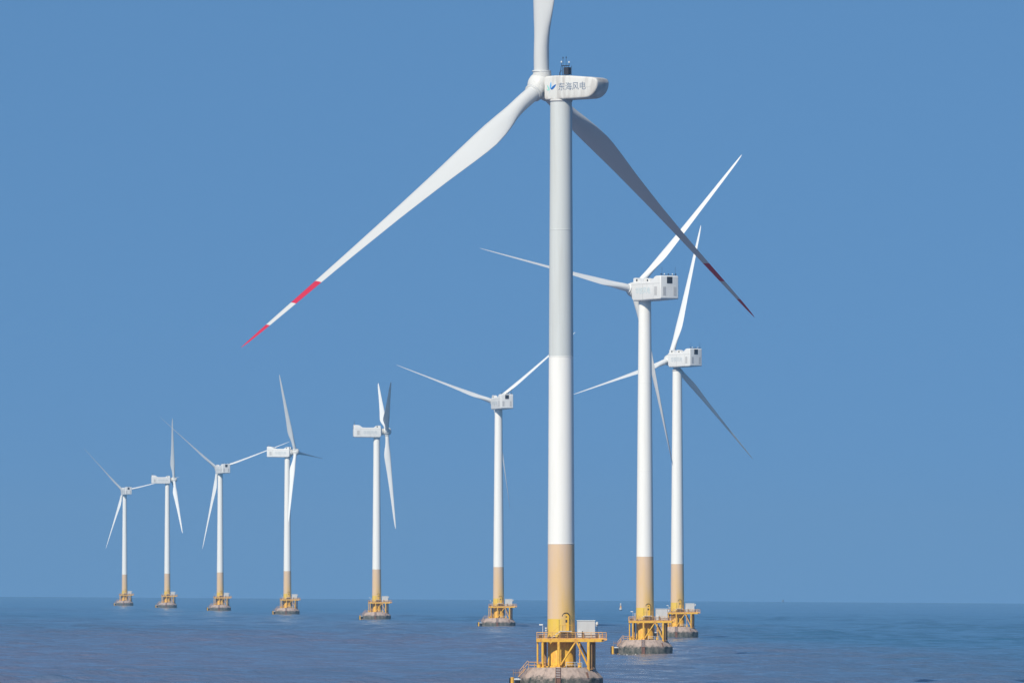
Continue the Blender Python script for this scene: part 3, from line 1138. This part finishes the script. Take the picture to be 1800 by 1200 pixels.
SEAM = paint('seam_grey', (0.40, 0.39, 0.38), (0.3, 0.29, 0.28))
ME['seam1'] = seam_mesh(2.7)
ME['seam2'] = seam_mesh(-2.7)
ME['seamb'] = seam_mesh(1.75, True)


def masts_mesh():
    mb = MB()
    z = 3.45
    mb.tube((-10.9, -2.2, z + .25), (-10.9, 2.2, z + .25), .04, 6)
    for y in (-2.2, -1.2, 0, 1.2, 2.2):
        mb.tube((-10.9, y, z), (-10.9, y, z + .3), .04, 6)
        mb.tube((-10.9, y, z + .28), (-10.9, y, z + .55), .16, 8, .1, mi=1 if y in (-1.2, 1.2) else 0)
    mb.tube((-10.9, 1.9, z), (-10.9, 1.9, z + 2.2), .03, 6)
    mb.tube((-10.9, -2.0, z), (-10.9, -2.0, z + 2.2), .03, 6)
    return mb.mesh('weather_sensor', [DARK, WHITE])


ME['masts'] = masts_mesh()


def marks_mesh():
    """small blue marks lettered along the root of a blade"""
    mb = MB()
    for k in range(6):
        z = 5.0 + k * .95
        mb.box(.62, .75, -1.31 + .0, -1.28, z, z + .55)
        mb.box(.80, .93, -1.26, -1.23, z + .1, z + .45)
    return mb.mesh('root_marking', [LBLUE])


# ------------------------------------------------------------------ turbines
def rotor_frames(yaw, phase, tilt, cone, overhang, hub_z):
    """in the turbine's own frame: hub matrix and the three blade matrices"""
    ex = Vector((1, 0, 0)); ey = Vector((0, 1, 0)); uz = Vector((0, 0, 1))
    a0 = ex * cos(yaw) + ey * sin(yaw)
    a = a0 * cos(tilt) + uz * sin(tilt)
    v = uz * cos(tilt) - a0 * sin(tilt)
    h = a.cross(v)
    hub = Vector((0, 0, hub_z)) + a * overhang
    frames = []
    for i in range(3):
        t = phase + i * 2 * pi / 3
        d = v * cos(t) + h * sin(t)
        dz = (d * cos(cone) + a * sin(cone)).normalized()
        y = dz.cross(a).normalized()
        x = y.cross(dz)
        m = Matrix((x, y, dz)).transposed().to_4x4()
        m.translation = hub
        frames.append(m)
    t = phase
    d = v * cos(t) + h * sin(t)
    y = d.cross(a)
    hm = Matrix((a, y, d)).transposed().to_4x4()
    hm.translation = hub
    return hm, frames


def part(name, me, root, mat=None, parent=None, label=None):
    o = link(name, me, parent or root, label)
    if mat is not None:
        o.matrix_local = mat
    return o


GROUP = 'offshore wind turbines standing in a curving row'


def turbine(key, X, D, big, yaw, phase, R, over, cone, hub_z, tilt, label, detail=2):
    root = bpy.data.objects.new('wind_turbine', None)
    COL.objects.link(root)
    root.empty_display_size = 5
    root.location = (X, D, -D * D / 2 / R_E)
    root.rotation_euler = (0, -ROLL, 0)
    root['label'] = label
    root['category'] = 'wind turbine'
    root['group'] = GROUP
    yaw, phase, cone, tilt = (radians(q) for q in (yaw, phase, cone, tilt))
    # foundation
    cap = part('foundation', ME['cap'], root)
    part('ladder', ME['ladder'], root, parent=cap)
    part('rust_stain', ME['stain'], root, parent=cap)
    part('boat_fender', ME['fender'], root, parent=cap)
    part('access_railing', ME['caprail'], root, parent=cap)
    part('guard_rail', ME['loadrail'], root, parent=cap)
    part('bollard', ME['bol1'], root, parent=cap)
    part('bollard', ME['bol2'], root, parent=cap)
    part('pedestal', ME['pedestal'], root)
    dk = part('platform', ME['deck'], root)
    for m_ in ME['legs']:
        part('leg', m_, root, parent=dk)
    for m_ in ME['braces']:
        part('brace', m_, root, parent=dk)
    part('railing', ME['rail'], root, parent=dk)
    part('lamp_post', ME['lamp'], root, parent=dk)
    part('antenna', ME['aerial'], root, parent=dk)
    part('control_box', ME['sbox'], root, parent=dk)
    for nm2, m_ in ME['gear']:
        part(nm2, m_, root, parent=dk)
    part('transformer_cabinet', ME['cab'], root)
    tw = part('tower', ME['tower_big' if big else 'tower_small'], root)
    part('door', ME['door'], root, parent=tw)
    part('stair', ME['stair'], root, parent=tw)
    # nacelle
    nm_ = Matrix.Translation((0, 0, hub_z)) @ Matrix.Rotation(yaw, 4, 'Z')
    if big:
        nac = part('nacelle', ME['nac_big'], root, nm_)
        part('panel_seam', ME['seamb'], root, parent=nac)
        part('weather_sensor', ME['rig'], root, Matrix.Translation((-.9, 0, 1.75)) @ Matrix.Rotation(pi, 4, 'Z'), parent=nac)
        for s in (1, -1):
            R_ = Matrix.Rotation(pi if s > 0 else 0, 4, 'Z') @ Matrix.Rotation(pi / 2, 4, 'X')
            T_ = Matrix.Translation((-3.5 if s > 0 else -2.9, s * 1.757, -.6))
            part('lettering', ME['word_big'], root, T_ @ R_, parent=nac)
            T2_ = Matrix.Translation((.72 if s > 0 else -6.4, s * 1.757, -.25))
            part('emblem', ME['emblem'], root, T2_ @ R_, parent=nac)
    else:
        if key == 3:
            nm_ = nm_ @ Matrix.Diagonal((.84, .98, 1, 1))
        nac = part('nacelle', ME['nac_small'], root, nm_)
        part('roof_hatch', ME['hump1'], root, parent=nac)
        part('roof_hatch', ME['hump2'], root, parent=nac)
        part('louvre', ME['lv_dark'], root, parent=nac)
        part('panel_seam', ME['seam1'], root, parent=nac)
        part('panel_seam', ME['seam2'], root, parent=nac)
        for q in ('lv_a', 'lv_b', 'lv_s1', 'lv_s2'):
            part('louvre', ME[q], root, parent=nac)
        part('weather_sensor', ME['masts'], root, parent=nac)
        for s in (1, -1):
            R_ = Matrix.Rotation(pi if s > 0 else 0, 4, 'Z') @ Matrix.Rotation(pi / 2, 4, 'X')
            T_ = Matrix.Translation((-3.3, s * 2.712, -.75))
            part('lettering', ME['word_cyan' if key == 2 else 'word_small'], root, T_ @ R_, parent=nac)
    hm, fr = rotor_frames(yaw, phase, tilt, cone, over, hub_z)
    shm = hm.copy()
    hub = part('hub', ME['hub_big' if big else 'hub_small'], root, hm)
    # shaft housing between hub and nacelle, follows the tilted axis
    nk = hm.to_3x3().to_4x4()
    nk.translation = hm.translation - hm.to_3x3() @ Vector((2.9 if big else 3.1, 0, 0))
    part('shaft_housing', ME['neck_big' if big else 'neck'], root, nk)
    # pitch offsets added per blade to steer how much sun each visible face catches
    dpa, dpb = {2: (-11, 8), 4: (-13, 9), 7: (-14, 10), 9: (-14, 10), 3: (-9, 6)}.get(key, (0, 0))
    for m in fr:
        dp = dpb if m[0][2] > 0 else dpa
        if dp < 0 and m[2][2] > 0:
            dp -= 8
        b = part('blade', ME['blade_big' if big else 'blade_small'], root)
        b.matrix_local = m @ Matrix.Rotation(radians(dp), 4, 'Z') @ Matrix.Diagonal((1, 1, R / (R_BIG if big else R_SM), 1))
    return root


TB = [
    # key, x, distance, big, yaw, phase, blade radius, overhang, cone, hub height, tilt, label
    (1, 8.5, 1339.3, True, 143.61, -3.45, 82.52, 4.0, 3.34, 99.73, 5.35, 'tallest and nearest wind turbine, red-banded blade tips, dark Chinese lettering'),
    (2, 33.8, 2029.7, False, 121.74, 41.71, 46.52, 4.72, 1.42, 91.14, 4.99, 'second largest wind turbine, on the concrete base just right of the red-tipped one'),
    (3, 55.5, 2689.7, False, 129.14, 14.67, 46.57, 3.5, -3.45, 92.4, -1.3, 'rightmost wind turbine, its base half hidden behind a nearer concrete base'),
    (4, -4.7, 3304.7, False, 107.59, 49.56, 44.82, 4.74, 1.59, 91.33, 5.09, 'white wind turbine just left of the red-tipped one, blades in a wide V'),
    (5, -65.0, 3949.8, False, 5.14, 61.03, 47.71, 4.82, 1.05, 91.38, 4.46, 'wind turbine seen edge-on, two blades up side by side, one of them dark'),
    (6, -125.9, 4582.8, False, -16.17, 26.24, 48.23, 4.71, 1.30, 91.43, 4.96, 'wind turbine with one blade hanging in front of its tower, fourth from left'),
    (7, -185.9, 5198.7, False, 111.75, 69.75, 52.08, 4.68, 0.99, 90.42, 4.38, 'third wind turbine from the left, a long blade reaching right towards the next nacelle'),
    (8, -246.1, 5819.8, False, 5.06, 24.16, 47.92, 4.7, 2.05, 91.56, 4.85, 'second wind turbine from the left, nacelle pointing left and a blade straight up'),
    (9, -305.8, 6431.7, False, 108.0, 76.0, 47.5, 4.8, 1.0, 90.3, 4.5, 'farthest and smallest wind turbine, leftmost of the row'),
]
for t in TB:
    turbine(*t)


# ------------------------------------------------------------------ buoy and far boats
def buoy(X, D):
    root = bpy.data.objects.new('navigation_buoy', None)
    COL.objects.link(root)
    root.location = (X, D, -D * D / 2 / R_E)
    root['label'] = 'small orange and white navigation buoy floating far out, between the two nearest towers'
    root['category'] = 'buoy'
    mb = MB(); mb.lathe([(.1, -.6), (.95, -.5), (1.0, .55), (1.0, 1.5), (.8, 1.6), (.1, 1.6)], 24, mi=[1, 1, 0, 0, 0])
    link('float', mb.mesh('float', [LOUV, DARK]), root)
    mb = MB()
    for k in range(4):
        t = k * pi / 2 + pi / 4
        mb.tube((.75 * cos(t), .75 * sin(t), 1.6), (.4 * cos(t), .4 * sin(t), 4.0), .12, 6)
    mb.lathe([(.62, 1.75), (.5, 3.1), (.1, 3.1)], 16)
    link('frame', mb.mesh('frame', [ORN]), root)
    mb = MB(); mb.lathe([(.05, 3.2), (.55, 3.2), (.45, 5.2), (.05, 5.4)], 16)
    link('topmark', mb.mesh('topmark', [LOUV]), root)
    mb = MB(); mb.tube((0, 0, 5.3), (0, 0, 5.8), .14, 8)
    link('lantern', mb.mesh('lantern', [DARK]), root)


buoy((1094 - 900) / F_PX * 6000, 6000)


def boat(X, D, L, W, hull_mat, top_mat, label, rz):
    root = bpy.data.objects.new('fishing_boat', None)
    COL.objects.link(root)
    root.location = (X, D, -D * D / 2 / R_E)
    root.rotation_euler = (0, 0, rz)
    root['label'] = label
    root['category'] = 'boat'
    mb = MB()
    st = [(-.5, .8, 1.0), (-.3, 1, .9), (.1, 1, .9), (.35, .65, 1.2), (.5, .05, 1.7)]
    vs = []
    for f, wd_, h in st:
        y = W / 2 * wd_
        vs += [(f * L, -y, h), (f * L * .95, -y * .6, -.5), (f * L * .95, y * .6, -.5), (f * L, y, h)]
    fs = []
    for j in range(4):
        for i in range(3):
            fs.append((j * 4 + i, j * 4 + i + 1, j * 4 + i + 5, j * 4 + i + 4))
        fs.append((j * 4 + 3, j * 4, j * 4 + 4, j * 4 + 7))
    fs.append((0, 3, 2, 1)); fs.append((16, 17, 18, 19))
    mb.add(vs, fs)
    link('hull', fix_normals(mb.mesh('hull', [hull_mat])), root)
    mb = MB()
    mb.box(-.35 * L, -.05 * L, -W * .33, W * .33, 0.91, 3.2)
    mb.box(-.33 * L, -.15 * L, -W * .25, W * .25, 3.203, 4.4)
    link('wheelhouse', mb.mesh('wheelhouse', [top_mat]), root)
    mb = MB()
    mb.tube((.1 * L, 0, .9), (.1 * L, 0, 5.0), .12, 6)
    link('mast', mb.mesh('mast', [DARK]), root)


boat((1379.5 - 900) / F_PX * 15500, 15500, 9, 3.4, INK, INK, 'tiny dark boat on the horizon right of the rightmost turbine', radians(70))


# ------------------------------------------------------------------ foam at the bases
def foam(X, D, seed):
    rnd = random.Random(seed)
    mb = MB()
    for k in range(13):
        t = -pi / 2 + (k - 6) * .17 + rnd.uniform(-.05, .05)
        r = 7.15 + rnd.uniform(0, .4)
        cx, cy = r * cos(t), r * sin(t)
        L = rnd.uniform(.15, .5); h = rnd.uniform(.25, .5)
        vs = [(cx, cy, h)]
        n = 8
        for i in range(n):
            a = 2 * pi * i / n
            q = rnd.uniform(.7, 1.2)
            vs.append((cx + L * q * cos(a), cy + .35 * q * sin(a), -.25))
        mb.add(vs, [(0, 1 + i, 1 + (i + 1) % n) for i in range(n)], 0, True)
    o = link('foam', mb.mesh('foam', [FOAM]))
    o.location = (X, D, -D * D / 2 / R_E)
    o['kind'] = 'stuff'
    o['label'] = 'white foam where the swell breaks against the concrete base'
    o['category'] = 'foam'


foam(33.8, 2029.7, 3)
foam(-4.7, 3304.7, 5)


# ------------------------------------------------------------------ haze
def haze():
    mb = MB()
    mb.box(-2200, 2200, -300, 19500, -30, 190)
    m = bpy.data.materials.new('haze')
    m.use_nodes = True
    n = m.node_tree
    n.nodes.clear()
    o_ = n.nodes.new('ShaderNodeOutputMaterial')
    v = n.nodes.new('ShaderNodeVolumePrincipled')
    v.inputs['Color'].default_value = (0.33, 0.56, 0.78, 1)
    v.inputs['Density'].default_value = 4.5e-5
    v.inputs['Anisotropy'].default_value = 0.0
    n.links.new(v.outputs[0], o_.inputs['Volume'])
    me = mb.mesh('haze', [m])
    o = link('haze', me)
    o['kind'] = 'stuff'
    o['label'] = 'thin blue haze over the sea'
    o['category'] = 'haze'


haze()
